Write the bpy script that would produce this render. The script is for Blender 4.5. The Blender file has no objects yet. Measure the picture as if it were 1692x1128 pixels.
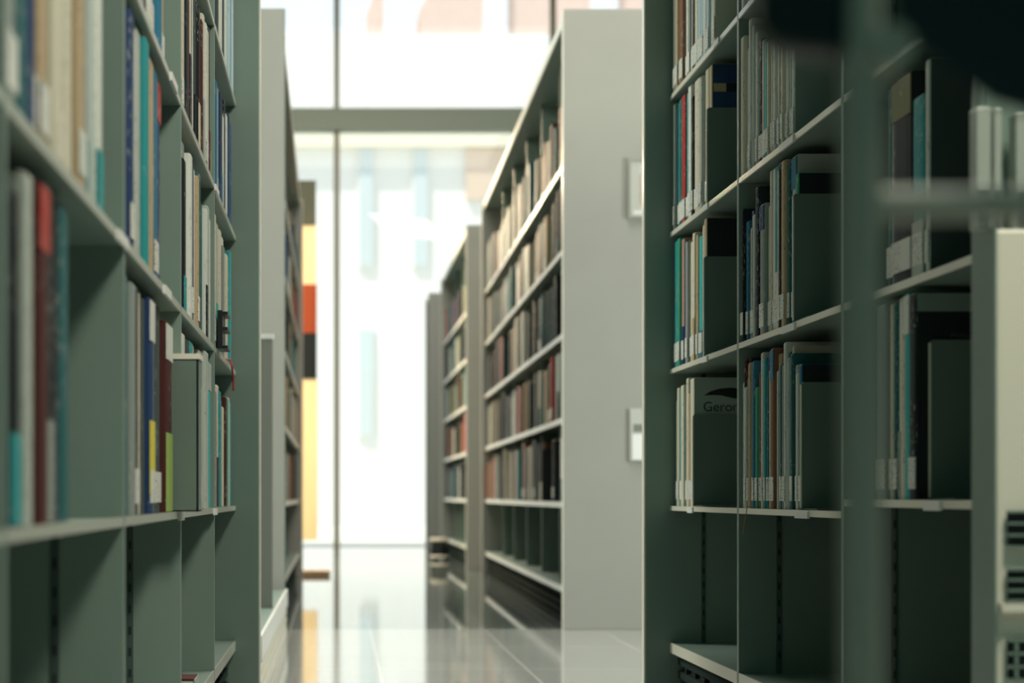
import bpy, math, random
from mathutils import Vector, Matrix
random.seed(11)
SC = bpy.context.scene
COL = SC.collection
W, H = 1692, 1128
F = 3300.0            # focal length in pixels
VX, VY = 560.0, 818.0 # where the aisle vanishes
EYE = 0.478

# ------------------------------------------------------------ camera, world, lights, exposure
cam_d = bpy.data.cameras.new('camera')
cam = bpy.data.objects.new('camera', cam_d); COL.objects.link(cam)
cam.location = (0, 0, EYE); cam.rotation_euler = (math.pi/2, 0, 0)
cam_d.sensor_width = 36; cam_d.lens = F*36/W
cam_d.shift_x = (W/2-VX)/W; cam_d.shift_y = (VY-H/2)/W
cam_d.clip_start = 0.05; cam_d.clip_end = 300
cam_d.dof.use_dof = True; cam_d.dof.focus_distance = F/930; cam_d.dof.aperture_fstop = 4.6
SC.camera = cam
SC.view_settings.view_transform = 'Standard'; SC.view_settings.look = 'None'
SC.view_settings.gamma = 1; SC.view_settings.use_curve_mapping = False
SC.view_settings.exposure = 0.0
world = bpy.data.worlds.new('sky'); SC.world = world; world.use_nodes = True
bg = world.node_tree.nodes['Background']
bg.inputs[0].default_value = (0.86, 0.93, 1.0, 1); bg.inputs[1].default_value = 1.3
try:
    SC.cycles.max_bounces = 10; SC.cycles.diffuse_bounces = 6; SC.cycles.glossy_bounces = 4
    SC.cycles.transparent_max_bounces = 12; SC.cycles.sample_clamp_indirect = 4
    SC.cycles.use_denoising = True
except Exception: pass

def light(name, kind, loc, aim, power, color, size=(1, 1), angle=None):
    d = bpy.data.lights.new(name, kind); o = bpy.data.objects.new(name, d); COL.objects.link(o)
    o.location = loc
    o.rotation_euler = (Vector(aim)-Vector(loc)).to_track_quat('-Z', 'Y').to_euler()
    d.energy = power; d.color = color
    if kind == 'AREA': d.shape = 'RECTANGLE'; d.size, d.size_y = size
    if angle: d.angle = angle
    return o
light('sun', 'SUN', (0, 0, 30), (10, 7, 6), 4.5, (1.0, 0.95, 0.88), angle=0.02)
light('aisle_ceiling_light', 'AREA', (1.08, 1.1, 2.95), (-0.2, 3.2, 0.6), 72, (1.0, 0.97, 0.80), (0.5, 0.7))
light('cross_aisle_light', 'AREA', (1.1, 5.3, 4.7), (0.5, 5.2, 0.0), 120, (1.0, 0.90, 0.78), (2.4, 0.9))
light('cross_aisle_low_light', 'AREA', (3.4, 5.0, 1.3), (0.9, 7.1, 0.6), 62, (0.97, 1.0, 0.92), (0.8, 1.2))
light('banner_backfill', 'AREA', (-0.75, 14.2, 2.6), (-0.2, 11.95, 1.2), 170, (1.0, 0.80, 0.52), (0.3, 0.3))  # added out of sight behind the banner to make it glow
light('cross_aisle_side_light', 'AREA', (-3.3, 6.3, 3.6), (0.7, 3.4, 0.7), 175, (0.92, 0.93, 0.80), (1.2, 1.6))
light('hall_ceiling_light', 'AREA', (-0.3, 11.3, 5.4), (-0.3, 11.3, 0), 430, (1.0, 0.93, 0.82), (5, 9))
light('teal_shadow_fill', 'AREA', (-0.2, -2.2, 3.6), (0.2, 3, 0.3), 9, (0.05, 0.95, 0.90), (3.0, 1.5))  # added fill with no real fixture; turns the shadows teal
lp = light('panel_lamp', 'SPOT', (1.25, 1.2, 1.55), (0.80, 2.1, 0.62), 2, (1.0, 0.84, 0.62))
lp.data.spot_size = 0.7; lp.data.spot_blend = 1.0; lp.data.shadow_soft_size = 0.08

# ------------------------------------------------------------ materials
MATS = {}
def mat(name, col, rough=0.5, metal=0.0, spec=0.5, noise=0.0, nscale=40, bump=0.0):
    if name in MATS: return MATS[name]
    m = bpy.data.materials.new(name); m.use_nodes = True
    nt = m.node_tree; b = nt.nodes['Principled BSDF']
    b.inputs['Base Color'].default_value = (*col, 1)
    b.inputs['Roughness'].default_value = rough; b.inputs['Metallic'].default_value = metal
    b.inputs['Specular IOR Level'].default_value = spec
    if noise or bump:
        tc = nt.nodes.new('ShaderNodeTexCoord'); n = nt.nodes.new('ShaderNodeTexNoise')
        n.inputs['Scale'].default_value = nscale; n.inputs['Detail'].default_value = 3
        nt.links.new(tc.outputs['Object'], n.inputs['Vector'])
        if noise:
            r = nt.nodes.new('ShaderNodeMapRange')
            r.inputs[3].default_value = 1-noise; r.inputs[4].default_value = 1+noise
            nt.links.new(n.outputs['Fac'], r.inputs[0])
            mx = nt.nodes.new('ShaderNodeVectorMath'); mx.operation = 'SCALE'
            mx.inputs[0].default_value = col
            nt.links.new(r.outputs[0], mx.inputs['Scale']); nt.links.new(mx.outputs[0], b.inputs['Base Color'])
        if bump:
            bm = nt.nodes.new('ShaderNodeBump'); bm.inputs['Strength'].default_value = bump
            bm.inputs['Distance'].default_value = 0.002
            nt.links.new(n.outputs['Fac'], bm.inputs['Height']); nt.links.new(bm.outputs[0], b.inputs['Normal'])
    MATS[name] = m; return m

def printed(name, col, ink, rough=0.35, cell=(900, 260, 95), thr=0.60, band=0.55):
    """paper or cloth cover with small printed marks running up the spine"""
    if name in MATS: return MATS[name]
    m = mat(name, col, .55, spec=.15); nt = m.node_tree; b = nt.nodes['Principled BSDF']
    tc = nt.nodes.new('ShaderNodeTexCoord'); mp = nt.nodes.new('ShaderNodeMapping')
    mp.inputs['Scale'].default_value = cell
    oi = nt.nodes.new('ShaderNodeObjectInfo'); ad = nt.nodes.new('ShaderNodeVectorMath'); ad.operation = 'ADD'
    sc = nt.nodes.new('ShaderNodeVectorMath'); sc.operation = 'SCALE'; sc.inputs[0].default_value = (3, 3, 3)
    nt.links.new(oi.outputs['Random'], sc.inputs['Scale'])
    nt.links.new(tc.outputs['Object'], ad.inputs[0]); nt.links.new(sc.outputs[0], ad.inputs[1])
    nt.links.new(ad.outputs[0], mp.inputs['Vector'])
    n = nt.nodes.new('ShaderNodeTexNoise'); n.inputs['Scale'].default_value = 1.0; n.inputs['Detail'].default_value = 1
    nt.links.new(mp.outputs[0], n.inputs['Vector'])
    big = nt.nodes.new('ShaderNodeTexNoise'); big.inputs['Scale'].default_value = 9
    nt.links.new(ad.outputs[0], big.inputs['Vector'])
    g1 = nt.nodes.new('ShaderNodeMath'); g1.operation = 'GREATER_THAN'; g1.inputs[1].default_value = thr
    g2 = nt.nodes.new('ShaderNodeMath'); g2.operation = 'GREATER_THAN'; g2.inputs[1].default_value = band
    mu = nt.nodes.new('ShaderNodeMath'); mu.operation = 'MULTIPLY'
    nt.links.new(n.outputs['Fac'], g1.inputs[0]); nt.links.new(big.outputs['Fac'], g2.inputs[0])
    nt.links.new(g1.outputs[0], mu.inputs[0]); nt.links.new(g2.outputs[0], mu.inputs[1])
    mx = nt.nodes.new('ShaderNodeMix'); mx.data_type = 'RGBA'
    mx.inputs['A'].default_value = (*col, 1); mx.inputs['B'].default_value = (*ink, 1)
    nt.links.new(mu.outputs[0], mx.inputs['Factor']); nt.links.new(mx.outputs['Result'], b.inputs['Base Color'])
    return m

PAINT = mat('grey_green_powder_coat', (0.20, 0.275, 0.24), 0.42, noise=0.04, nscale=14, bump=0.08)
PALEP = mat('brighter_lit_powder_coat', (0.37, 0.375, 0.345), 0.45, noise=0.04, nscale=10, bump=0.08)  # stronger light on the far cases put into a paler coat
EDGE = mat('cream_trim_and_edge_light', (0.80, 0.77, 0.66), 0.28)  # cream trim; on bookcase edges it holds window light in the colour
DARK = mat('dark_slot', (0.012, 0.02, 0.02), 0.7)
PLATE = mat('green_grey_bookend_steel', (0.15, 0.20, 0.175), 0.4, noise=0.04, nscale=30)
WHITE = mat('white_card', (0.80, 0.80, 0.78), 0.5)
BLACKP = mat('black_plastic', (0.012, 0.016, 0.018), 0.35)
PAGES = mat('book_pages', (0.62, 0.60, 0.50), 0.8, noise=0.15, nscale=300)
LABEL = printed('call_number_label', (0.74, 0.75, 0.70), (0.25, 0.25, 0.25), 0.5, (500, 300, 420), 0.60, 0.42)
WALLM = mat('teal_bounce_wall', (0.035, 0.13, 0.12), 0.8, noise=0.03, nscale=3)  # teal picked for unseen walls and ceiling to tint bounced light

INK_D, INK_L = (0.03, 0.04, 0.05), (0.62, 0.62, 0.56)
BOOKC = {  # colour name -> (rgb, ink)
 'white': ((0.70, 0.72, 0.67), INK_D), 'cream': ((0.66, 0.62, 0.50), INK_D), 'pale grey': ((0.46, 0.50, 0.46), INK_D),
 'grey': ((0.27, 0.31, 0.29), INK_L), 'charcoal': ((0.06, 0.08, 0.08), INK_L), 'black': ((0.012, 0.016, 0.02), INK_L),
 'navy': ((0.02, 0.05, 0.14), INK_L), 'dark teal': ((0.02, 0.12, 0.13), INK_L), 'teal': ((0.03, 0.30, 0.32), INK_L),
 'turquoise': ((0.05, 0.45, 0.46), INK_L), 'petrol blue': ((0.03, 0.18, 0.30), INK_L), 'light blue': ((0.45, 0.60, 0.66), INK_D),
 'green': ((0.04, 0.30, 0.18), INK_L), 'lime green': ((0.36, 0.50, 0.14), INK_D), 'yellow': ((0.75, 0.66, 0.10), INK_D),
 'red': ((0.42, 0.04, 0.03), INK_L), 'maroon': ((0.08, 0.022, 0.02), INK_L), 'brown': ((0.22, 0.10, 0.06), INK_L),
 'tan': ((0.50, 0.38, 0.24), INK_D), 'orange': ((0.70, 0.22, 0.05), INK_D), 'pink': ((0.50, 0.28, 0.24), INK_D),
 'olive': ((0.20, 0.19, 0.08), INK_L)}
def bmat(c):
    rgb, ink = BOOKC[c]; return printed(c.replace(' ', '_')+'_cover', rgb, [0.5*a+0.5*c_ for a, c_ in zip(rgb, ink)], thr=0.64, band=0.52)
def pmat(c): return mat(c.replace(' ', '_')+'_board', BOOKC[c][0], 0.4)

# ------------------------------------------------------------ mesh helpers
class MB:
    def __init__(s): s.v = []; s.f = []; s.m = []
    def box(s, x0, x1, y0, y1, z0, z1, mi=0):
        x0, x1 = sorted((x0, x1)); y0, y1 = sorted((y0, y1)); z0, z1 = sorted((z0, z1))
        b = len(s.v)
        s.v += [(x0,y0,z0),(x1,y0,z0),(x1,y1,z0),(x0,y1,z0),(x0,y0,z1),(x1,y0,z1),(x1,y1,z1),(x0,y1,z1)]
        for q in ((0,3,2,1),(4,5,6,7),(0,1,5,4),(1,2,6,5),(2,3,7,6),(3,0,4,7)):
            s.f.append([b+i for i in q]); s.m.append(mi)
        return s
    def tube(s, a, b, r, n=16, mi=0):
        a = Vector(a); b = Vector(b); d = (b-a).normalized()
        u = d.orthogonal().normalized(); w = d.cross(u); k = len(s.v)
        for p in (a, b):
            for i in range(n):
                t = 2*math.pi*i/n; s.v.append(tuple(p+(u*math.cos(t)+w*math.sin(t))*r))
        for i in range(n):
            j = (i+1) % n; s.f.append([k+i, k+j, k+n+j, k+n+i]); s.m.append(mi)
        s.f.append([k+i for i in reversed(range(n))]); s.m.append(mi)
        s.f.append([k+n+i for i in range(n)]); s.m.append(mi)
        return s
    def lathe(s, prof, c=(0, 0, 0), n=28, mi=0):
        k = len(s.v)
        for r, z in prof:
            for i in range(n):
                t = 2*math.pi*i/n; s.v.append((c[0]+r*math.cos(t), c[1]+r*math.sin(t), c[2]+z))
        for a in range(len(prof)-1):
            for i in range(n):
                j = (i+1) % n; s.f.append([k+a*n+i, k+a*n+j, k+(a+1)*n+j, k+(a+1)*n+i]); s.m.append(mi)
        s.f.append([k+i for i in reversed(range(n))]); s.m.append(mi)
        e = k+(len(prof)-1)*n; s.f.append([e+i for i in range(n)]); s.m.append(mi)
        return s
    def prism(s, pts, axis, a0, a1, mi=0):
        """outline pts in the plane across axis, extruded from a0 to a1"""
        k = len(s.v); n = len(pts)
        for a in (a0, a1):
            for p, q in pts:
                s.v.append({'x': (a, p, q), 'y': (p, a, q), 'z': (p, q, a)}[axis])
        for i in range(n):
            j = (i+1) % n; s.f.append([k+i, k+j, k+n+j, k+n+i]); s.m.append(mi)
        s.f.append([k+i for i in reversed(range(n))]); s.m.append(mi)
        s.f.append([k+n+i for i in range(n)]); s.m.append(mi)
        return s
    def build(s, name, mats, parent=None, loc=(0, 0, 0), bevel=0.0, rz=0.0):
        me = bpy.data.meshes.new(name); me.from_pydata(s.v, [], s.f)
        mats = mats if isinstance(mats, (list, tuple)) else [mats]
        for m in mats: me.materials.append(m)
        if len(mats) > 1: me.polygons.foreach_set('material_index', s.m)
        me.update()
        o = bpy.data.objects.new(name, me); COL.objects.link(o); o.location = loc; o.rotation_euler.z = rz
        if parent: o.parent = parent
        if bevel:
            b = o.modifiers.new('bevel', 'BEVEL'); b.width = bevel; b.segments = 2; b.limit_method = 'ANGLE'
        return o
def empty(name, loc=(0, 0, 0), rz=0.0):
    o = bpy.data.objects.new(name, None); COL.objects.link(o); o.location = loc
    o.rotation_euler.z = rz; o.empty_display_size = 0.1; return o
def tag(o, label=None, cat=None, group=None, kind=None):
    if label: o['label'] = label
    if cat: o['category'] = cat
    if group: o['group'] = group
    if kind: o['kind'] = kind
    return o
def text_mesh(name, body, size, parent, loc, m):
    cu = bpy.data.curves.new(name, 'FONT'); cu.body = body; cu.size = size; cu.extrude = .0002
    o = bpy.data.objects.new(name, cu); COL.objects.link(o); bpy.context.view_layer.update()
    me = bpy.data.meshes.new_from_object(o.evaluated_get(bpy.context.evaluated_depsgraph_get()))
    bpy.data.objects.remove(o); bpy.data.curves.remove(cu)
    o = bpy.data.objects.new(name, me); COL.objects.link(o); o.parent = parent
    o.location = loc; o.rotation_euler = (math.pi/2, 0, 0); me.materials.clear(); me.materials.append(m)
    return o
def wz(y, s): return EYE+(VY-y)/s

# ------------------------------------------------------------ the room
def floor_mat(name, col, joint, rough, ox, oy):
    m = mat(name, col, rough, spec=0.6); nt = m.node_tree; b = nt.nodes['Principled BSDF']
    tc = nt.nodes.new('ShaderNodeTexCoord'); mp = nt.nodes.new('ShaderNodeMapping')
    mp.inputs['Location'].default_value = (ox, oy, 0)
    nt.links.new(tc.outputs['Object'], mp.inputs['Vector'])
    br = nt.nodes.new('ShaderNodeTexBrick'); br.offset = 0; br.squash = 1
    br.inputs['Scale'].default_value = 1; br.inputs['Mortar Size'].default_value = 0.004
    br.inputs['Brick Width'].default_value = 0.406; br.inputs['Row Height'].default_value = 0.81
    br.inputs['Color1'].default_value = (*col, 1)
    br.inputs['Color2'].default_value = (*[c*0.93 for c in col], 1)
    br.inputs['Mortar'].default_value = (*joint, 1); br.inputs['Mortar Smooth'].default_value = 0.2
    nt.links.new(mp.outputs[0], br.inputs['Vector']); nt.links.new(br.outputs['Color'], b.inputs['Base Color'])
    n = nt.nodes.new('ShaderNodeTexNoise'); n.inputs['Scale'].default_value = 5; n.inputs['Detail'].default_value = 4
    r = nt.nodes.new('ShaderNodeMapRange'); r.inputs[3].default_value = rough*0.8; r.inputs[4].default_value = rough*1.25
    nt.links.new(tc.outputs['Object'], n.inputs['Vector']); nt.links.new(n.outputs['Fac'], r.inputs[0])
    nt.links.new(r.outputs[0], b.inputs['Roughness'])
    return m
CY = 7.12
FY = 18.4                                   # glass front
GY = 3.60
XL, XR = -4.2, 5.2
fl = MB().box(XL, XR, -3.0, CY, -0.12, 0).build('floor', floor_mat('brighter_lit_floor_tile', (0.42, 0.44, 0.42), (0.66, 0.66, 0.62), 0.08, -0.111+0.406, -CY+8.1))  # stronger light on the near floor is put into this paler tile
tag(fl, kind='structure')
fl2 = MB().box(XL, XR, CY, FY, -0.12, 0).build('floor', floor_mat('less_lit_floor_tile', (0.16, 0.19, 0.18), (0.34, 0.36, 0.33), 0.035, -0.111+0.406, -CY+8.1))  # same tile; the darker colour stands in for weaker light
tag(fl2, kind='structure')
tag(MB().box(XL, XR, -3.0, FY, 5.6, 5.8).build('ceiling', WALLM), kind='structure')
tag(MB().box(XL-0.2, XL, -3.0, FY, 0, 5.6).build('wall_left', WALLM), kind='structure')
tag(MB().box(XR, XR+0.2, -3.0, FY, 0, 5.6).build('wall_right', WALLM), kind='structure')
tag(MB().box(XL, XR, -3.2, -3.0, 0, 5.6).build('wall_back', WALLM), kind='structure')
# glass front: mullions, transom, panes
BRONZE = mat('bronze_mullion', (0.42, 0.36, 0.24), 0.4)
GREYB = mat('grey_green_beam_paint', (0.46, 0.50, 0.41), 0.6)
gm = bpy.data.materials.new('clear_window_glass'); gm.use_nodes = True; nt = gm.node_tree
for n in list(nt.nodes): nt.nodes.remove(n)
out = nt.nodes.new('ShaderNodeOutputMaterial'); tr = nt.nodes.new('ShaderNodeBsdfTransparent'); gl = nt.nodes.new('ShaderNodeBsdfGlossy')
tr.inputs[0].default_value = (0.96, 0.98, 0.96, 1); gl.inputs['Roughness'].default_value = 0.02
fr = nt.nodes.new('ShaderNodeFresnel'); fr.inputs[0].default_value = 1.35; mx = nt.nodes.new('ShaderNodeMixShader')
nt.links.new(fr.outputs[0], mx.inputs[0]); nt.links.new(tr.outputs[0], mx.inputs[1]); nt.links.new(gl.outputs[0], mx.inputs[2]); nt.links.new(mx.outputs[0], out.inputs[0])
xs = [-4.0, -2.02, -0.02, 1.97, 3.95, 5.15]
win = empty('window_1', (0, FY, 0)); tag(win, kind='structure')
for x in xs:
    MB().box(x-0.026, x+0.026, -0.05, 0.05, 0, 5.6).build('mullion', BRONZE, win, bevel=0.003)
tag(MB().box(XL, XR, FY-0.10, FY+0.10, wz(218, F/FY), wz(181, F/FY)).build('trim_1', GREYB, bevel=0.004), kind='structure')
for a, b in zip(xs[:-1], xs[1:]):
    MB().box(a+0.022, b-0.022, -0.006, 0.006, 0.03, 5.6).build('window_pane', gm, win)
MB().box(XL, XR, -0.04, 0.04, 0, 0.004).build('window_sill', PAINT, win)

# ------------------------------------------------------------ outdoors
PAVE = mat('pale_paving', (0.62, 0.64, 0.58), 0.6, noise=0.06, nscale=2)
tag(MB().box(-30, 40, FY, 90, -0.2, -0.001).build('ground', PAVE), kind='structure')
BY = 32.0; bs = F/BY
RENDERW = mat('white_render', (0.80, 0.79, 0.77), 0.8, noise=0.02, nscale=1)
PALEB = mat('pale_blue_window_glass', (0.60, 0.66, 0.68), 0.25)
BRICK = mat('pink_brick', (0.70, 0.54, 0.47), 0.8, noise=0.1, nscale=6)
CREAMS = mat('cream_stone', (0.74, 0.70, 0.58), 0.8)
def bx(x): return (x-VX)/bs
def bz(y): return wz(y, bs)
bld = empty('building', (0, BY, 0)); tag(bld, 'white rendered building with narrow pale blue windows beyond the glass front', 'building')
holes = [(594, 616, 245, 440), (684, 706, 245, 440), (594, 616, 545, 720), (440, 470, 245, 440)]
MB().box(-20, 25, 0, 8, 0, bz(181)).build('wall', RENDERW, bld)
for (x0, x1, y0, y1) in holes:
    w_ = MB().box(bx(x0)-.03, bx(x1)+.03, -0.05, 0.02, bz(y1)-.03, bz(y0)+.03).build('window', RENDERW, bld)
    MB().box(bx(x0), bx(x1), -0.07, -0.04, bz(y1), bz(y0)).build('pane', PALEB, w_)
MB().box(-20, 25, -0.15, 0, bz(181), bz(60)).build('parapet', RENDERW, bld)
MB().box(-20, 25, -0.2, 0, bz(245), bz(222)).build('cornice', CREAMS, bld)
MB().box(bx(770), bx(800)+4, -0.08, 0, bz(330), bz(246)).build('stone_panel', mat('tan_stone', (0.70, 0.56, 0.46), 0.8), bld)
b2 = empty('building', (0, 44, 0)); tag(b2, 'pink brick building with gabled walls rising behind the white building', 'building')
ks = F/44.0
def kx(x): return (x-VX)/ks
def kz(y): return wz(y, ks)
MB().prism([(kx(605), 0), (kx(634), 0), (kx(634), kz(-60)), (kx(622), kz(-20)), (kx(605), kz(25))], 'y', 0, 6).build('chimney_block', BRICK, b2)
MB().prism([(kx(690), 0), (kx(1400), 0), (kx(1400), kz(-90)), (kx(760), kz(-90)), (kx(693), kz(15))], 'y', 0, 6).build('gable_wall', BRICK, b2)
for x0, x1 in ((798, 838), (975, 1020)):
    MB().box(kx(x0), kx(x1), -0.12, 0.02, kz(70), kz(-60)).build('window', mat('white_blue_window', (0.72, 0.76, 0.80), 0.3), b2)

# ------------------------------------------------------------ bookcases
TZ = [0.453+0.31*k for k in range(5)]        # shelf surfaces, bottom book tier first
TOPZ = 2.213; BASEZ = 0.143; TH = 0.0095
class Case: pass
def bookcase(name_label, side, x_face, ys, proud, depth=0.30, rz=0.0, label_pos=(), tz=None, slots=True, near_white=None, shelf_off=None, openback=False, group=None, edges=(0, 1), paint=None, recess=0.004):
    """ys: divider positions, nearest first.  Local x = into the case (times side), local y = down the aisle."""
    c = Case(); c.side = side; c.x = x_face; c.y0 = ys[0]; c.rz = rz
    root = empty('bookcase', (x_face, ys[0], 0), rz); tag(root, name_label, 'bookcase', group); c.root = root
    L = [y-ys[0] for y in ys]; S = side; tz = tz or TZ; c.L = L; c.tz = tz
    full = depth*2+0.02
    ET = 0.035
    for k, y in enumerate((L[0]-ET, L[-1])):
        ep = MB().box(S*(-proud), S*(full+proud), y, y+ET, 0.0, TOPZ).build('end_panel', paint or PAINT, root, bevel=0.002)
        # aisle edge; cream ends have the light put into their colour
        MB().box(S*(-proud-0.003), S*(-proud), y+0.002, y+ET-0.002, 0.0, TOPZ).build('edge_strip', EDGE if edges[k] else PAINT, ep)
    for y in L[1:-1]:
        dv = MB().box(S*recess, S*full-S*recess, y-0.008, y+0.008, 0.0, TOPZ-0.03).build('divider', PAINT, root)
        if recess < .01: MB().box(S*0.0, S*0.004, y-0.008, y+0.008, 0.0, TOPZ-0.03).build('edge_strip', PAINT, dv)
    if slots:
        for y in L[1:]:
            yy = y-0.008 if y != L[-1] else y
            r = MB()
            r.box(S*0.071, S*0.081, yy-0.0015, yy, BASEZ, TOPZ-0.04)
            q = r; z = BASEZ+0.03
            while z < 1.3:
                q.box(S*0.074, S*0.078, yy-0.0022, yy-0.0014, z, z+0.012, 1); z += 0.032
            r.build('slotted_upright', [mat('dark_upright_steel', (0.06, 0.09, 0.085), 0.5), DARK], root)  # uprights are dark steel themselves, slots near black
    MB().box(S*(full/2-0.004), S*(full/2+0.004), L[0], L[-1], 0.02, TOPZ-0.03).build('back_panel', PAINT, root)
    tp = MB().box(S*(-0.004), S*(full+0.004), L[0], L[-1], TOPZ-0.03, TOPZ).build('top_panel', PAINT, root)
    MB().box(S*(-0.010), S*(-0.004), L[0], L[-1], TOPZ-0.035, TOPZ+0.002).build('top_edge', EDGE, tp)  # window backlight on the top edge is put into the cream
    for i in range(len(L)-1):
        a, b = L[i]+0.009, L[i+1]-0.009
        if i == 0: a = L[0]
        if i == len(L)-2: b = L[-1]
        for t, z in enumerate(tz):
            dz = (shelf_off or {}).get((i, t), 0)
            sh = MB().box(S*0.003, S*(full/2-0.004), a, b, z+dz-TH, z+dz).build('shelf', PAINT, root)
            MB().box(0, S*0.003, a, b, z+dz-(TH if slots else .02), z+dz+0.001).build('shelf_edge', EDGE if S > 0 or not slots else mat('dimmer_edge_light', (0.40, 0.43, 0.37), 0.35), sh)  # edge light is in the colour; left side gets a dimmer copy
        bs_ = MB().box(S*0.003, S*(full/2-0.004), a, b, BASEZ-0.022, BASEZ).build('base_shelf', PAINT, root)
        MB().box(0, S*0.003, a, b, BASEZ-0.022, BASEZ+0.001).build('shelf_edge', EDGE if S > 0 or not slots else mat('dimmer_edge_light', (0.40, 0.43, 0.37), 0.35), bs_)
    # louvred kick panel under the base shelf
    kp = MB().box(S*0.030, S*0.036, L[0], L[-1], 0.0, BASEZ-0.022).build('kick_panel', DARK, root)
    g = MB()
    for z in (0.004, 0.034, 0.064, 0.094): g.box(S*0.018, S*0.030, L[0], L[-1], z, z+0.016)
    y = L[0]+0.05
    while y < L[-1]-0.02: g.box(S*0.020, S*0.030, y, y+0.012, 0.004, 0.11); y += 0.11
    g.build('vent_grille', mat('shaded_grille', (0.03, 0.045, 0.042), .9, spec=.05), kp)  # shade under the base shelf is put into this dark colour
    for (yw, t, wdt) in label_pos:           # world distance, tier
        dz = (shelf_off or {}).get((0, t), 0) if yw < ys[1] else 0
        MB().box(S*(-0.004), 0, yw-ys[0]-wdt/2, yw-ys[0]+wdt/2, tz[t]+dz-TH-0.003, tz[t]+dz-0.0005).build('label_holder', WHITE, root)
    return c

RY = [2.19, 2.985, 3.765, 4.535]
def ry(x): return F*0.757/(x-VX)            # distance of a spine at pixel column x, right case
def ly(x): return F*0.243/(VX-x)
TZR = list(TZ)
caseR = bookcase('tall grey steel bookcase on the right side of the aisle, nearest the viewer', 1, 0.752, RY, 0.056,
    label_pos=[(ry(1312)+.02, 2, 0.10), (ry(1314)+.02, 1, 0.10), (ry(1170), 1, 0.06), (ry(1332), 0, 0.09), (ry(1146), 0, 0.06), (ry(1550), 0, 0.07), (ry(1172), 2, .05), (ry(1190), 3, .05)],
    shelf_off={(0, 0): 0.018})
LY = [0.62, 1.42, 2.215, 3.01, 3.82, 4.60]
caseL = bookcase('tall grey steel bookcase filling the left edge of the view', -1, -0.238, LY, 0.054,
    label_pos=[(ly(192), 1, 0.10), (ly(268), 1, 0.10), (ly(279), 2, 0.10), (ly(355)-.05, 2, 0.10), (ly(350), 0, 0.08), (ly(292), 0, 0.08)])
CA = -math.radians(0.62)
CYs = [7.16+0.79*k for k in range(7)]
caseC = bookcase('long pale-ended bookcase on the right beyond the cross aisle, two signs on its end', 1, 0.82, CYs, 0.018, depth=0.34, rz=CA, slots=False, edges=(1, 1), paint=PALEP, recess=0.05)
caseE = bookcase('grey bookcase on the right behind the pale-ended one, next in line', 1, 0.84, [12.85+0.79*k for k in range(5)], 0.02, slots=False, edges=(1, 1), paint=PALEP, recess=0.05)
caseF = bookcase('short grey bookcase on the right closest to the glass front', 1, 0.79, [17.15, 17.70], 0.02, slots=False, paint=PALEP, recess=0.05)
DY = [7.15+0.76*k for k in range(7)]
caseD = bookcase('bookcase on the left beyond the cross aisle with a narrow pale end', -1, -0.215, DY, 0.02, rz=math.radians(0.25), slots=False, paint=PALEP, recess=0.05)

# low empty shelf plinth in the cross aisle, left
pl = empty('low_shelf_unit', (-0.185, 4.70, 0)); tag(pl, 'low empty shelf plinth with white edge and louvred front, left of the cross aisle', 'shelf')
MB().box(-0.34, -0.004, 0, 2.38, BASEZ-0.02, BASEZ).build('base_shelf', PAINT, pl)
MB().box(-0.004, 0.004, 0, 2.38, BASEZ-0.055, BASEZ+0.004).build('shelf_edge', mat('white_enamel', (0.85, 0.85, 0.80), 0.3), pl)
k_ = MB().box(-0.034, -0.028, 0, 2.38, 0, BASEZ-0.02).build('kick_panel', DARK, pl)
g = MB()
for z in (0.0, 0.029, 0.058): g.box(-0.028, 0.0, 0, 2.38, z, z+0.020)
g.build('vent_grille', EDGE, k_)
# dark slim board standing on it
bd = empty('notice_stand', (-0.285, 5.95, BASEZ)); tag(bd, 'slim grey upright board with white top edge on the left shelf plinth', 'board')
MB().box(-0.13, 0.088, -0.012, 0.012, 0, 0.80).build('board', mat('mid_grey_board', (0.20, 0.21, 0.19), 0.5), bd, bevel=.002)
MB().box(-0.13, 0.092, -0.016, 0.016, 0.80, 0.815).build('top_edge', WHITE, bd)

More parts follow.
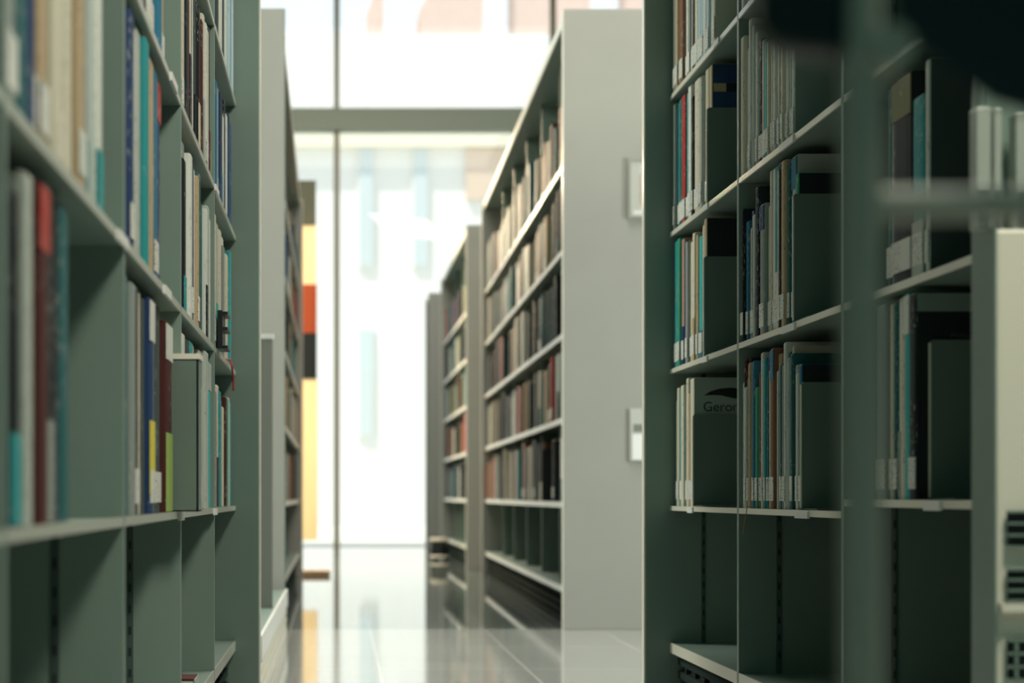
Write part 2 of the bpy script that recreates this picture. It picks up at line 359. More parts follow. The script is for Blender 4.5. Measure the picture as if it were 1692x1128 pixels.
# signs on the pale end of case C
for nm, lab, x0, y0, x1, y1 in (('wall_sign', 'upper framed grey sign on the pale bookcase end', 1037, 262, 1100, 362), ('card_holder', 'lower white card holder on the pale bookcase end', 1040, 675, 1100, 762)):
    s_ = F/7.125; X0, X1 = (x0-VX)/s_, (x1-VX)/s_; Z0, Z1 = wz(y1, s_), wz(y0, s_)
    yb = 7.117
    r = empty(nm, (X0, yb, Z0)); tag(r, lab, 'sign')
    w_, h_ = X1-X0, Z1-Z0
    if nm == 'wall_sign':
        f_ = MB(); t_ = 0.010
        f_.box(0, w_, -0.012, 0, 0, t_).box(0, w_, -0.012, 0, h_-t_, h_).box(0, t_, -0.012, 0, t_, h_-t_).box(w_-t_, w_, -0.012, 0, t_, h_-t_)
        f_.build('frame', mat('grey_sign_frame', (0.34, 0.36, 0.31), 0.4), r, bevel=.001)
        MB().box(t_, w_-t_, -0.006, -0.001, t_, h_-t_).build('card', mat('pale_sign_card', (0.55, 0.57, 0.53), 0.5), r)
        MB().box(t_+.03, t_+.036, -0.007, -0.006, .05, .16).build('printed_line', mat('pink_print', (0.5, 0.38, 0.36), 0.5), r)
        MB().box(t_+.008, w_-t_-.01, -0.0075, -0.006, t_+.004, .03).build('white_strip', WHITE, r)
    else:
        MB().box(0, w_, -0.008, 0, 0, h_).build('holder', mat('pale_sign_card', (0.55, 0.57, 0.53), 0.5), r, bevel=.001)
        MB().box(0.008, w_-.008, -0.011, -0.008, 0.006, h_*0.52).build('card', mat('bright_card', (0.92, 0.93, 0.95), 0.5), r)
        MB().box(0.012, w_-.012, -0.0105, -0.008, h_*0.56, h_*0.70).build('slot', mat('grey_slot', (0.22, 0.24, 0.21), 0.5), r)

# ------------------------------------------------------------ books
POOL = []      # every book: dict with world placement; the ones showing largest become objects
ORD = ['first','second','third','fourth','fifth','sixth','seventh','eighth','ninth','tenth','eleventh','twelfth','thirteenth','fourteenth','fifteenth','sixteenth','seventeenth','eighteenth','nineteenth','twentieth']
def ordn(i):
    if i < 20: return ORD[i]
    tens = {2: 'twenty', 3: 'thirty', 4: 'forty', 5: 'fifty'}
    n = i+1; t, u = divmod(n, 10)
    if u == 0: return {3: 'thirtieth', 4: 'fortieth', 5: 'fiftieth'}[t]
    return tens[t]+'-'+ORD[u-1]
def add_book(case, bay, tier, v0, v1, h, col, d=None, top=None, bot=None, label=None, shelf_z=None, inset=None, **kw):
    """v0<v1 local distances along the case"""
    inset = random.uniform(.002, .013) if inset is None else inset
    S = case.side; z = case.tz[tier] if shelf_z is None else shelf_z
    v = (v0+v1)/2; t = (v1-v0)*(0.93 if case.side > 0 else 0.86)
    ca, sa = math.cos(case.rz), math.sin(case.rz)
    u = S*inset
    x = case.x+u*ca-v*sa; y = case.y0+u*sa+v*ca
    s = F/y
    px0 = VX+x*F/(y-t/2); px1 = VX+x*F/(y+t/2); pyb = VY-(z-EYE)*s; pyt = pyb-h*s
    vis = min(W, max(px0, px1))-max(0, min(px0, px1)); hv = min(H, pyb)-max(0, pyt)
    area = max(0, vis)*max(0, hv)
    POOL.append(dict(case=case, bay=bay, tier=tier, x=x, y=y, z=z+0.0012, t=t, h=h, d=d or random.uniform(.16, .21), col=col, top=top, bot=bot,
                     label=label if label is not None else random.random() < (.88 if case is caseR else .4), rz=case.rz+(math.pi if S < 0 else 0), area=area, v=v, kw=kw, vis=hv > 2))
def rows(case, bay, tier, data, conv, end, dz=0.0):
    """data: (pixel column of the far edge, pixel row of the top, colour, extras)"""
    z = case.tz[tier]+dz
    cols = [d[0] for d in data]+[end]
    lim = case.y0+case.L[bay+1]-.011; lo = case.y0+case.L[bay]+.011
    c0, cn = conv(cols[0]), conv(end)
    if c0 > lim:
        cv = conv; conv = lambda x: cn+(cv(x)-cn)*(lim-cn)/(c0-cn)
    for i, dct in enumerate(data):
        px, ty, col = dct[:3]; ex = dct[3] if len(dct) > 3 else {}
        ya, yb = conv(cols[i]), conv(cols[i+1])      # far, near
        if yb < lo: break
        s = F/((ya+yb)/2)
        h = (z-EYE)*-1+(VY-ty)/s if ty is not None else random.uniform(.24, .285)
        h = max(0.15, min(h, 0.30-(0.0 if tier < 4 else 0)))
        add_book(case, bay, tier, yb-case.y0, ya-case.y0, min(h, .287), col, shelf_z=z, **ex)
def fill(case, bay, tier, a, b, pal, tmin, tmax, hmin=.19, hmax=.28, dz=0.0):
    v = b
    hb = random.uniform(hmin+.02, hmax-.02)
    while v-tmin > a:
        t = random.uniform(tmin, tmax)
        if v-t < a: break
        if random.random() < .2: hb = random.uniform(hmin+.02, hmax-.02)
        h = min(hmax, max(hmin, hb+random.uniform(-.02, .02)))
        c = random.choice(pal); ex = {}
        if random.random() < .22: ex['bot'] = random.choice(pal)
        add_book(case, bay, tier, v-t, v, h, c, shelf_z=case.tz[tier]+dz, inset=random.uniform(.003, .03) if t > .05 else None, **ex)
        v -= t
# right case, middle bay (bay 1 counted from the viewer = index 1), far bay index 2, near bay index 0
rows(caseR, 1, 0, [(1217.5,632,'white'),(1219.5,595,'maroon'),(1222,640,'cream'),(1225.5,592,'black'),(1228.5,625,'petrol blue'),(1231,600,'tan'),
 (1234,626,'teal'),(1238.5,597,'petrol blue'),(1241.5,640,'green'),(1246,615,'brown'),(1248.5,583,'white'),(1251.5,592,'teal'),(1255,590,'navy'),
 (1259,626,'charcoal'),(1262,622,'dark teal'),(1264.5,610,'cream'),(1266.5,617,'cream'),(1268.5,576,'brown',{'top':'petrol blue'}),(1274.5,585,'tan'),
 (1278,615,'white'),(1281.5,613,'pale grey'),(1284.5,612,'cream'),(1287,602,'dark teal'),(1290,603,'grey'),(1293,566,'white'),(1295.5,582,'dark teal'),
 (1299,592,'pale grey'),(1301.5,572,'cream'),(1304,585,'dark teal'),(1308,603,'grey'),(1314,617,'cream'),(1318,603,'petrol blue',{'cover':'black'})], ry, 1323)
rows(caseR, 1, 1, [(1218,347,'black'),(1222,366,'petrol blue'),(1226,376,'cream'),(1229,348,'navy'),(1233,368,'grey'),(1237,355,'pale grey'),
 (1242,310,'black'),(1248,337,'navy'),(1252,338,'grey',{'top':'navy'}),(1260,340,'cream'),(1264,282,'cream'),(1268,278,'white'),(1273,275,'teal',{'bot':'white'}),
 (1281,281,'cream'),(1285.5,270,'black'),(1290,266,'tan'),(1296,270,'dark teal'),(1300,258,'pale grey',{'top':'petrol blue','spine_text':1}),(1309,288,'green',{'cover':'black'})], ry, 1314)
rows(caseR, 1, 2, [(1218,62,'cream'),(1223,80,'white'),(1227,60,'grey'),(1230,32,'white'),(1233,42,'pale grey'),(1237.5,53,'white'),(1241,66,'black'),
 (1247,66,'cream'),(1251,67,'teal'),(1255,68,'turquoise'),(1259,68,'cream'),(1262,70,'black'),(1269,72,'cream'),(1272,73,'white'),(1276,75,'grey'),
 (1280,75,'cream'),(1283.5,77,'charcoal'),(1288,77,'cream'),(1292,78,'white'),(1297,78,'pale grey'),(1301,80,'white',{'cover':'grey'})], ry, 1305)
rows(caseR, 2, 2, [(1108,172,'grey'),(1111,165,'teal'),(1115.5,162,'dark teal'),(1120.5,154,'red'),(1127,152,'teal'),(1134.5,140,'white'),(1140,160,'black'),
 (1143,129,'cream'),(1152,130,'grey'),(1156,128,'pale grey'),(1160,111,'cream'),(1166,101,'tan',{'cover':'navy','cover_band':1})], ry, 1171)
rows(caseR, 2, 1, [(1108,396,'teal'),(1115,394,'green'),(1119.5,395,'pink',{'bot':'navy'}),(1124,398,'navy'),(1127,425,'red'),(1130,399,'grey'),(1134,399,'cream'),
 (1141,385,'cream',{'bot':'tan'}),(1145,388,'tan'),(1148.5,390,'turquoise',{'bot':'petrol blue'}),(1155,368,'petrol blue',{'bot':'white'}),(1158,372,'cream'),(1161.5,360,'tan',{'cover':'black'})], ry, 1166)
rows(caseR, 2, 0, [(1108,662,'pale grey'),(1111,641,'cream'),(1115,643,'turquoise'),(1122,637,'cream'),(1127,650,'petrol blue',{'top':'grey'}),(1131,625,'cream'),
 (1135,650,'tan'),(1138,640,'teal'),(1141,626,'cream',{'cover':'white','geron':1})], ry, 1148)
rows(caseR, 2, 3, [(1108,None,'grey'),(1112,None,'tan'),(1116,None,'cream'),(1120,None,'brown'),(1126,None,'white'),(1130,None,'grey'),(1134,None,'cream'),
 (1138,None,'black'),(1143,None,'cream'),(1148,None,'light blue'),(1153,None,'light blue'),(1158,None,'white'),(1163,None,'light blue'),(1168,None,'white'),(1172,None,'black'),(1178,None,'cream')], ry, 1183)
rows(caseR, 0, 1, [(1460.6,149,'dark teal'),(1469,141,'white'),(1475,129,'black',{'top':'olive'}),(1508,160,'teal',{'bot':'pale grey'}),(1527,100,'white',{'cover':'charcoal'})], ry, 1533)
rows(caseR, 0, 0, [(1450,505,'grey'),(1465,502,'cream'),(1471,500,'dark teal'),(1478,492,'white',{'bot':'grey'}),(1486,546,'cream'),(1494,485,'turquoise',{'top':'white'}),(1503,485,'black',{'cover':'black','cover_text':1})], ry, 1515, dz=0.018)
fill(caseR, 1, 3, 1.15, 1.56, ['cream', 'white', 'black', 'grey'], .02, .03)
# left case (index 0 nearest)
rows(caseL, 1, 0, [(125,332,'dark teal',{'label':False}),(110,318,'black'),(92,305,'black',{'bot':'grey','label':False}),(78,305,'maroon',{'top':'red','label':False}),(60,290,'pale grey',{'label':False}),(46,315,'black',{'bot':'teal','label':False}),(28,300,'dark teal',{'label':False}),(12,252,'white'),(-15,260,'grey'),(-50,260,'navy')], ly, -90)
rows(caseL, 1, 1, [(178,32,'black'),(168,None,'white',{'bot':'teal'}),(158,None,'light blue',{'bot':'teal'}),(149,None,'grey'),(140,None,'tan'),(128,None,'cream'),(112,None,'charcoal'),(103,None,'cream'),(86,None,'tan'),
 (70,None,'brown'),(60,None,'navy'),(46,None,'dark teal'),(28,None,'grey'),(8,None,'teal'),(-20,None,'grey')], ly, -60)
rows(caseL, 2, 0, [(285,535,'maroon',{'top':'white','bot':'lime green'}),(274,505,'charcoal'),(266,497,'pale grey'),(257,495,'navy',{'top':'white','yellow':1}),(249,492,'charcoal'),(241,482,'cream'),(233,475,'black'),(224,470,'grey'),(217,455,'dark teal')], ly, 210)
rows(caseL, 2, 1, [(273,122,'navy',{'top':'red'}),(266,110,'petrol blue'),(259,80,'tan'),(252,78,'cream'),(244,60,'teal'),(238,45,'pale grey'),(231,15,'cream'),(222,20,'navy'),(215,22,'cream')], ly, 207.5)
rows(caseL, 2, 2, [(279,None,'tan'),(275,None,'charcoal'),(271,None,'white'),(266,None,'petrol blue'),(260,None,'light blue'),(253,None,'charcoal'),(246,None,'cream'),(238,None,'grey'),(230,None,'teal'),(222,None,'cream')], ly, 214)
rows(caseL, 3, 0, [(351,598,'turquoise',{'top':'pale grey'}),(345,582,'pale grey'),(340,580,'white'),(335,588,'navy',{'top':'green'}),(328,570,'cream'),(323,566,'teal'),(318,562,'charcoal'),(313,560,'turquoise'),(308,552,'white')], ly, 303)
PL = ['white', 'cream', 'cream', 'white', 'pale grey', 'black', 'black', 'charcoal', 'dark teal', 'grey', 'charcoal', 'black', 'teal', 'dark teal', 'navy', 'petrol blue', 'tan', 'brown', 'light blue', 'maroon']
PD = PL+['turquoise', 'red', 'green']
def locL(i): return LY[i]-LY[0]
fill(caseL, 3, 1, locL(3)+.015, locL(4)-.012, PL, .028, .046, .235, .282)
fill(caseL, 3, 2, locL(3)+.015, locL(4)-.03, ['white','cream','pale grey','black','cream','maroon','charcoal'], .028, .046, .25, .285)
fill(caseL, 4, 0, locL(4)+.015, locL(5)-.03, ['white', 'pale grey', 'maroon', 'teal', 'turquoise', 'grey', 'green', 'cream'], .03, .05, .21, .255)
fill(caseL, 4, 1, locL(4)+.015, locL(5)-.03, ['white', 'cream', 'teal', 'pale grey', 'cream', 'black', 'turquoise', 'grey'], .034, .05, .22, .27)
fill(caseL, 4, 2, locL(4)+.015, locL(5)-.02, ['white', 'pale grey', 'petrol blue', 'black', 'orange', 'navy', 'cream'], .034, .05, .20, .275)
fill(caseL, 4, 3, locL(4)+.015, locL(5)-.02, ['white', 'cream', 'charcoal', 'light blue'], .034, .05, .24, .285)
fill(caseL, 3, 3, locL(3)+.015, locL(4)-.02, ['charcoal', 'teal', 'white', 'cream'], .034, .05, .24, .285)
n_near = len(POOL)
# far cases
PF = ['cream', 'cream', 'tan', 'white', 'black', 'charcoal', 'charcoal', 'dark teal', 'maroon', 'charcoal', 'black', 'dark teal', 'black', 'charcoal', 'charcoal', 'dark teal', 'black', 'grey', 'navy', 'brown', 'teal', 'dark teal', 'charcoal', 'pale grey', 'red', 'olive']
def fill_case(c, tiers, tmin, tmax, pal):
    for i in range(len(c.L)-1):
        for t in tiers:
            a, b = c.L[i]+.02, c.L[i+1]-.02
            if random.random() < .35: a += random.uniform(.05, .2)
            fill(c, i, t, a, b, pal, tmin, tmax, .20, .28)
fill_case(caseC, range(5), .05, .13, PF)
fill_case(caseE, range(5), .08, .2, PF)
fill_case(caseD, range(5), .08, .2, PF+['orange','tan','brown'])

def book_meshes(b):
    t, h, d = b['t'], b['h'], b['d']; e = min(0.0018, t*.2); r = min(.004, t*.3)
    c = MB()
    out_ = [(d, -t/2), (r, -t/2), (r*.3, -t/2+r*.35), (0, -t/4), (0, t/4), (r*.3, t/2-r*.35), (r, t/2), (d, t/2)]
    inn = [(d, t/2-e), (r+e, t/2-e), (r+e, -t/2+e), (d, -t/2+e)]
    # outer skin rings with a softened top corner at the spine, then inner skin
    rings = [(0, 0), (h-.004, 0), (h-.0015, .0012), (h, .004)]
    k = len(c.v)
    for z, sh in rings:
        for (x, y) in out_: c.v.append((max(x, sh) if x < r+.001 else x, y, z))
    n = len(out_)
    for a in range(len(rings)-1):
        for i in range(n-1): c.f.append([k+a*n+i+1, k+a*n+i, k+(a+1)*n+i, k+(a+1)*n+i+1]); c.m.append(1 if i in (0, n-2) else 0)
    k2 = len(c.v)
    for z in (0, h):
        for (x, y) in inn: c.v.append((x, y, z))
    for i in range(3): c.f.append([k2+i+1, k2+i, k2+4+i, k2+5+i]); c.m.append(0)
    top = k+(len(rings)-1)*n
    for base, off, flip in ((top, 4, False), (k, 0, True)):
        q = [[base+0, base+1, k2+off+2, k2+off+3], [base+1, base+2, base+3, base+4, base+5, base+6, k2+off+1, k2+off+2], [base+6, base+7, k2+off+0, k2+off+1]]
        for f in q: c.f.append(f if not flip else f[::-1]); c.m.append(0)
    c.f.append([k, k2+3, k2+7, top]); c.m.append(0); c.f.append([k+7, top+7, k2+4, k2]); c.m.append(0)
    p = MB().box(r+e, d-.004, -t/2+e, t/2-e, .003, h-.004)
    return c, p
def wrap_band(mb, b, z0, z1, mi=0, dep=0.0):
    t = b['t']; mb.box(-.0007, dep if dep else .001, -t/2-.0003, t/2+.0003, z0, z1, mi)
    return mb
CN = {}
places = {id(caseR): 'right bookcase', id(caseL): 'left bookcase', id(caseC): 'pale-ended far right bookcase', id(caseD): 'far left bookcase', id(caseE): 'second far right bookcase'}
def bayname(b):
    n = len(b['case'].L)-1
    if n <= 4: return {0: 'nearest', 1: 'second', 2: 'third', 3: 'fourth'}[b['bay']]+' bay'
    return ORD[b['bay']]+' bay'
TN = ['lowest', 'second', 'third', 'fourth', 'fifth']
from collections import defaultdict
groups = defaultdict(list)
for b in POOL: groups[(id(b['case']), b['bay'], b['tier'])].append(b)
for k, lst in groups.items():
    lst.sort(key=lambda q: -q['v'])
    for i, b in enumerate(lst): b['i'] = i
cand = sorted([b for b in POOL if b['vis'] and b['area'] > 0], key=lambda q: -q['area'])
chosen = cand[:300]; ch = {id(b) for b in chosen}
def seen_book(b):
    return b['vis'] and b['area'] > 0
def make_book(b):
    root = empty('book', (b['x'], b['y'], b['z']), b['rz'])
    col = b['col']; kw = b['kw']
    size = 'thin ' if b['t'] < .019 else ('thick ' if b['t'] > .04 else '')
    tall = ''
    case = places[id(b['case'])]
    bay = bayname(b)
    lab = f"{size}{col} book, {ordn(b['i'])} from far end, {TN[b['tier']]} book shelf, {bay}, {case}"
    if len(lab.split()) > 16: lab = lab.replace(size, '', 1)
    if len(lab.split()) > 16: lab = lab.replace(' book shelf', ' shelf')
    tag(root, lab, 'book', f"books on the {TN[b['tier']]} shelf of the {bay}, {case}")
    c, p = book_meshes(b)
    c.build('cover', [bmat(col), pmat(col)], root)
    p.build('pages', PAGES, root)
    t, h = b['t'], b['h']
    if b['top']: wrap_band(MB(), b, h*.80, h-.004).build('spine_band', bmat(b['top']), root)
    if b['bot']: wrap_band(MB(), b, .001, h*random.uniform(.2, .45)).build('spine_band', bmat(b['bot']), root)
    if kw.get('yellow'): wrap_band(MB(), b, h*.09, h*.43).build('yellow_band', bmat('yellow'), root)
    if b['label']:
        z0 = .014
        MB().box(-.0012, .0006, -t/2+.0004, t/2-.0004, z0, z0+.042).build('call_number_label', LABEL, root)
    if 'cover' in kw:
        MB().box(.0025, b['d']-.001, -t/2-.0012, -t/2-.0001, .001, h-.001).build('front_board', pmat(kw['cover']) if kw['cover'] != 'white' else mat('plain_pale_cover', (.34, .42, .36), .4), root)
    yf = -t/2-.0016
    if kw.get('cover_band'):
        MB().box(.003, b['d'], yf-.0002, yf, h*.80, h*.86).build('black_band', BLACKP, root)
        MB().box(.004, .03, yf-.0004, yf, h*.80, h*.86).build('tan_block', bmat('tan'), root)
    if kw.get('geron'):
        blob = [(.022,.205),(.035,.213),(.055,.219),(.080,.221),(.100,.218),(.118,.209),(.135,.199),(.142,.195),(.125,.196),(.100,.197),(.080,.200),(.060,.205),(.040,.206)]
        sc = h/.262
        MB().prism([(x, z*sc+.022) for x, z in blob], 'y', yf-.0004, yf).build('printed_shape', BLACKP, root)
        text_mesh('cover_title', 'Geron', .029, root, (.020, yf-.0002, h-.071), BLACKP)
    if kw.get('cover_text'):
        MB().box(.002, b['d'], yf-.0001, yf+.0003, h-.026, h-.002).build('top_band', mat('dim_cover_band', (.25, .33, .30), .4), root)
        for k_ in range(2):
            text_mesh('cover_text', ('Phillippe K. Lorrr', 'Michael S. Brulllr')[k_], .011, root, (.045, yf-.0002, h-.062-.013*k_), mat('faint_print', (.06, .09, .10), .5))
    if kw.get('spine_text'):
        m_ = MB()
        for zz, hh in ((h*.70, .011), (h*.63, .022), (h*.40, .010)): MB().box(-.0016, 0, -t*.30, t*.05, zz, zz+hh).build('spine_print', BLACKP, root)
    return root
bykey = {}
for b in chosen: bykey[id(b)] = make_book(b)
# everything further back or smaller: one object
names = list(BOOKC); sm = MB()
for b in POOL:
    if id(b) in ch or not seen_book(b): continue
    c, p = book_meshes(b)
    R = Matrix.Translation((b['x'], b['y'], b['z'])) @ Matrix.Rotation(b['rz'], 4, 'Z')
    for m_, mi in ((c, names.index(b['col'])), (p, len(names))):
        k = len(sm.v); sm.v += [tuple(R @ Vector(v)) for v in m_.v]
        sm.f += [[k+i for i in f] for f in m_.f]; sm.m += [mi]*len(m_.f)
far_books = sm.build('books', [bmat(n) for n in names]+[PAGES])
tag(far_books, 'rows of small blurred books on the far shelves of the bookcases', 'books', kind='stuff')

# ribbons hanging from books
def nearest_book(case, y, tier):
    return min([b for b in chosen if b['case'] is case and b['tier'] == tier], key=lambda q: abs(q['y']-y))
def ribbon(b, pts, r, m, name):
    mb = MB()
    for a, c in zip(pts[:-1], pts[1:]): mb.tube(a, c, r, 6)
    mb.build(name, m, bykey[id(b)])
b = nearest_book(caseR, ry(1249), 0)
ribbon(b, [(0, 0, .004), (-.016, -.001, .003), (-.019, -.003, -.012), (-.020, .008, -.03), (-.019, .022, -.048)], .0009, mat('orange_thread', (.40, .22, .07), .6), 'bookmark_string')
b = nearest_book(caseL, ly(388), 1)
ribbon(b, [(0, 0, .006), (-.016, 0, .004), (-.020, .01, -.010), (-.021, -.02, -.03), (-.021, -.03, -.06)], .0022, mat('red_ribbon', (.40, .03, .04), .5), 'bookmark_ribbon')

# bookends: L-shaped steel plates against the last book of a run
def bookend(case, y_near, tier, h, depth, lab, dz=0.0, out=-0.0, m=PLATE):
    S = case.side
    r = empty('bookend', (case.x, y_near, case.tz[tier]+dz+.0022)); tag(r, lab, 'bookend', 'steel bookends')
    y = 0
    pts = [(S*out, 0), (S*depth, 0), (S*depth, h), (S*(out+.004), h), (S*out, h-.004)]
    MB().prism(pts, 'y', -.0025, 0).build('upright_plate', m, r)
    MB().box(S*(out+.003), S*depth, -.10, -.0025, 0, .0012).build('foot_plate', m, r)
    MB().box(S*(out-.001), S*(out+.0015), -.003, .0005, 0.002, h-.004).build('rim', EDGE, r)
bookend(caseR, ry(1171)-.004, 2, .195, .20, 'steel bookend under a navy cover, right bookcase third shelf')
bookend(caseR, ry(1166)-.004, 1, .205, .20, 'steel bookend below a black cover, far bay, right bookcase second shelf')
bookend(caseR, ry(1148)-.004, 0, .195, .20, 'steel bookend in front of the cover with a dark shape, right bookcase')
bookend(caseR, ry(1314)-.004, 1, .212, .22, 'steel bookend beside a spine with black print, right bookcase second shelf')
bookend(caseR, ry(1323)-.004, 0, .208, .22, 'steel bookend after the fullest run, right bookcase lowest book shelf', out=.004)
bookend(caseR, ry(1515)-.004, 0, .208, .22, 'steel bookend in front of the black book with faint lettering, right bookcase', dz=.018, out=.02)
# protruding grey file box, left case
fb = empty('magazine_file', (-0.206, 2.995, TZ[0]+.001)); tag(fb, 'grey-green file box sticking out of the left bookcase beside white-topped book', 'file box')
yb0, yb1 = -.062, .0
q = MB().box(-.24, 0, yb0, yb0+.003, 0, .224).box(-.24, 0, yb1-.003, yb1, 0, .224).box(-.24, 0, yb0, yb1, 0, .003).box(-.004, 0, yb0, yb1, 0, .224)
q.build('box', PLATE, fb, bevel=.0008)
MB().box(-.24, .002, yb0-.002, yb1+.001, .224, .232).build('rim', EDGE, fb)
# black three-finned shelf tag
ct = empty('shelf_clip', (-.233, ly(354), TZ[1]+.001)); tag(ct, 'black plastic clip with three fins standing before left bookcase books', 'clip')
MB().box(-.004, .006, 0, .10, 0, .075).build('stem', BLACKP, ct, bevel=.001)
for z in (0, .036, .066):
    MB().box(.0065, .016, -.0, .10, z, z+.006).build('fin', BLACKP, ct)
# booklet on the left base shelf
bk = empty('booklet', (-.275, 3.36, BASEZ+.001)); tag(bk, 'small booklet with maroon and pale cover lying on the left base shelf', 'booklet')
MB().box(-.15, .03, 0, .09, 0, .022).build('pages', PAGES, bk)
MB().box(-.151, .031, -.001, .091, .022, .025).build('cover', bmat('maroon'), bk)
MB().box(.0312, .033, 0, .09, .0, .024).build('spine', bmat('pale grey'), bk)

# ------------------------------------------------------------ ventilated white cabinet at the right edge
vc = empty('vented_panel', (.692, 2.105, 0)); tag(vc, 'pale metal panel with three louvred vents at the right edge, against the bookcase end', 'panel')
CREAMP = mat('cream_enamel', (.80, .77, .66), .35, noise=.03, nscale=8)
vs = F/2.105
def vz(y): return wz(y, vs)
MB().box(.0, .55, 0, .045, 0, vz(378)).build('body', CREAMP, vc, bevel=.004)
MB().box(-.002, .0, -.004, .045, 0, vz(378)).build('side_rail', PAINT, vc)
for y0, y1 in ((845, 903), (940, 992), (1057, 1122)):
    v_ = MB().box(.012, .50, -.004, 0, vz(y1), vz(y0)).build('vent_panel', DARK, vc)
    g = MB(); n = 3
    for i in range(n+1):
        z = vz(y1)+(vz(y0)-vz(y1))*i/n
        g.box(.010, .50, -.009, -.004, z-.0012, z+.0012)
    (g.box(.018, .021, -.009, -.004, vz(y1), vz(y0)) if y0 > 1000 else None)
    g.build('louvre', PAINT, v_)
MB().box(.002, .52, -.014, -.001, vz(1010), vz(996)).build('ledge', EDGE, vc)
# pale books standing on the cabinet
for i, (x0, x1, y0, lab) in enumerate(((1607, 1632, 180, 'pale blurred binder on top of the vented panel, leftmost'), (1636, 1650, 182, 'narrow pale binder on top of the vented panel beside the leftmost one'), (1672, 1710, 190, 'wide pale binder on top of the vented panel at the picture edge'))):
    yq = 2.128; s_ = F/yq
    X0, X1 = (x0-VX)/s_, (x1-VX)/s_
    if X0 < .69: X0 += 0
    r = empty('binder', ((X0+X1)/2, yq, vz(378)+.001)); tag(r, lab, 'binder', 'pale binders on the vented panel')
    hh = wz(y0, s_)-vz(378)-.001; w_ = X1-X0
    MB().box(-w_/2, w_/2, -.012, .012, 0, hh).build('cover', mat('pale_binder', (.40, .44, .40), .4), r, bevel=.002)
    MB().box(-w_/2+.002, w_/2-.002, -.013, -.0125, 0.0, hh*.33).build('lower_band', bmat('charcoal'), r)

# ------------------------------------------------------------ out-of-focus tubular stand with mesh, very near on the right
STUBE = mat('grey_green_tube', (.44, .43, .37), .45)
SY = F/3900; s_ = 3900.0
stand = empty('mesh_stand', ((1424-VX)/s_, SY, 0)); tag(stand, 'blurred tubular stand with black mesh and dark rounded pad, close on the right', 'stand')
PXs = (1424-VX)/s_
def sx(x): return (x-VX)/s_-PXs
MB().tube((0, 0, 0.004), (0, 0, wz(-200, s_)), .0088, 20).build('post', STUBE, stand)
MB().lathe([(.06, 0), (.062, .004), (.03, .012), (.012, .016)]).build('foot', STUBE, stand)
MB().tube((0, 0, wz(338, s_)), (sx(1800), 0, wz(338, s_)), .0066, 20).build('crossbar', STUBE, stand)
MB().tube((sx(1800), 0, 0.0), (sx(1800), 0, wz(-200, s_)), .0088, 20).build('post', STUBE, stand)
MB().tube((sx(1460), -.014, wz(85, s_)), (sx(1460), 0.0, wz(85, s_)), .009, 18).build('bolt', STUBE, stand)
m = bpy.data.materials.new('black_mesh_fabric'); m.use_nodes = True; nt = m.node_tree; b_ = nt.nodes['Principled BSDF']
b_.inputs['Base Color'].default_value = (.012, .025, .028, 1); b_.inputs['Roughness'].default_value = .6
tc = nt.nodes.new('ShaderNodeTexCoord'); mp = nt.nodes.new('ShaderNodeMapping'); mp.inputs['Rotation'].default_value = (0, .9, 0)
nt.links.new(tc.outputs['Object'], mp.inputs['Vector'])
sep = nt.nodes.new('ShaderNodeSeparateXYZ'); nt.links.new(mp.outputs[0], sep.inputs[0])
outs = []
for ax in ('X', 'Z'):
    mu = nt.nodes.new('ShaderNodeMath'); mu.operation = 'MULTIPLY'; mu.inputs[1].default_value = 2*math.pi/.0016
    si = nt.nodes.new('ShaderNodeMath'); si.operation = 'SINE'; gt = nt.nodes.new('ShaderNodeMath'); gt.operation = 'LESS_THAN'; gt.inputs[1].default_value = -.1
    nt.links.new(sep.outputs[ax], mu.inputs[0]); nt.links.new(mu.outputs[0], si.inputs[0]); nt.links.new(si.outputs[0], gt.inputs[0]); outs.append(gt)
an = nt.nodes.new('ShaderNodeMath'); an.operation = 'MULTIPLY'; nt.links.new(outs[0].outputs[0], an.inputs[0]); nt.links.new(outs[1].outputs[0], an.inputs[1])
iv = nt.nodes.new('ShaderNodeMath'); iv.operation = 'SUBTRACT'; iv.inputs[0].default_value = 1; nt.links.new(an.outputs[0], iv.inputs[1]); nt.links.new(iv.outputs[0], b_.inputs['Alpha'])
mesh_pts = [(sx(1480), wz(-180, s_)), (sx(1800), wz(-180, s_)), (sx(1800), wz(215, s_)), (sx(1640), wz(170, s_)), (sx(1545), wz(95, s_)), (sx(1480), wz(60, s_))]
MB().prism(mesh_pts, 'y', -.001, .001).build('mesh_panel', m, stand)
pad = [(sx(1250), wz(-200, s_)), (sx(1250), wz(30, s_)), (sx(1262), wz(68, s_)), (sx(1290), wz(88, s_)), (sx(1395), wz(100, s_)), (sx(1400), wz(-200, s_))]
MB().prism(pad, 'y', -.008, .012).build('pad', BLACKP, stand, bevel=.004)

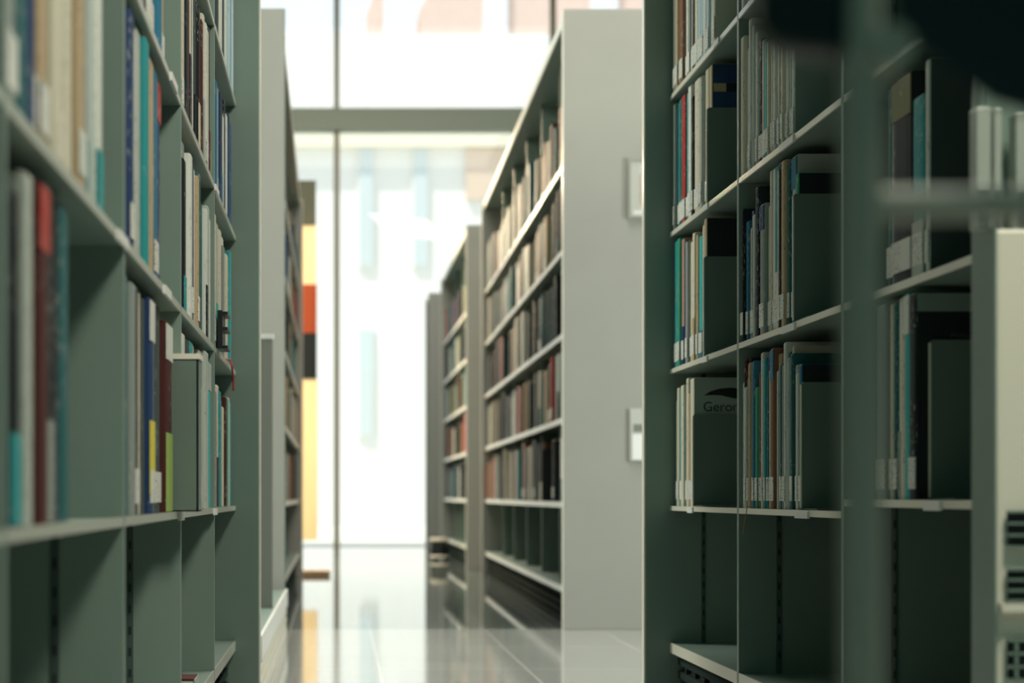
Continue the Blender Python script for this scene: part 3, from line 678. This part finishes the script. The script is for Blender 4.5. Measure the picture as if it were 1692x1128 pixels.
# ------------------------------------------------------------ far things
# made-up round body for small blurred shapes, before the second far-right case
ksx, ksy = .738, 14.7
st = empty('round_floor_object', (ksx, ksy, 0)); tag(st, 'small round dark object with pale rings on the floor by the second far bookcase', 'bin')
MB().lathe([(.06, .02), (.07, .03), (.065, .10), (.06, .14)]).build('body', BLACKP, st)
MB().lathe([(.064, .14), (.07, .145), (.07, .16), (.062, .165)]).build('lid', EDGE, st)
MB().lathe([(.068, .02), (.074, .03), (.068, .04)]).build('bumper_ring', EDGE, st)
for k in range(3):
    a = k*2.1; MB().tube((.045*math.cos(a), .045*math.sin(a)-.008, .0135), (.045*math.cos(a), .045*math.sin(a)+.008, .0135), .013).build('castor', DARK, st)
# banner display stand, left, before the glass front
ds = empty('banner_stand', (-.17, 11.95, 0)); tag(ds, 'tall narrow display of cream and orange panels at the left, by the glass', 'display')
bm_ = bpy.data.materials.new('cream_banner_fabric'); bm_.use_nodes = True; nt = bm_.node_tree; p_ = nt.nodes['Principled BSDF']
p_.inputs['Base Color'].default_value = (.95, .84, .64, 1); p_.inputs['Roughness'].default_value = .8
tl = nt.nodes.new('ShaderNodeBsdfTranslucent'); tl.inputs[0].default_value = (1, .90, .70, 1); mxs = nt.nodes.new('ShaderNodeMixShader'); mxs.inputs[0].default_value = .75
o_ = nt.nodes['Material Output']; nt.links.new(p_.outputs[0], mxs.inputs[1]); nt.links.new(tl.outputs[0], mxs.inputs[2]); nt.links.new(mxs.outputs[0], o_.inputs[0])
ORNG = mat('orange_red_board', (.72, .12, .03), .5)
s3 = F/11.95
def dzz(y): return wz(y, s3)
x0, x1 = -.10, .038
MB().box(x0, x1-.006, .0, .02, dzz(372), dzz(298)).build('top_board', mat('olive_grey_board', (.16, .16, .11), .6), ds)
MB().box(x0, x1-.004, .0, .004, dzz(470), dzz(372)).build('banner', bm_, ds)
MB().box(x0, x1, -.005, .02, dzz(550), dzz(470)).build('orange_board', ORNG, ds)
MB().box(x0, x1, .0, .02, dzz(625), dzz(550)).build('dark_board', BLACKP, ds)
MB().box(x0, x1+.004, .0, .004, dzz(892), dzz(625)).build('banner', bm_, ds)
MB().box(x0, x0+.03, .004, .02, 0.02, dzz(298)).build('post', mat('olive_grey_board', (.16, .16, .11), .6), ds)
MB().box(x0-.02, x1+.08, -.10, .12, 0, .03).build('base', mat('tan_wood_base', (.42, .26, .14), .5), ds, bevel=.004)
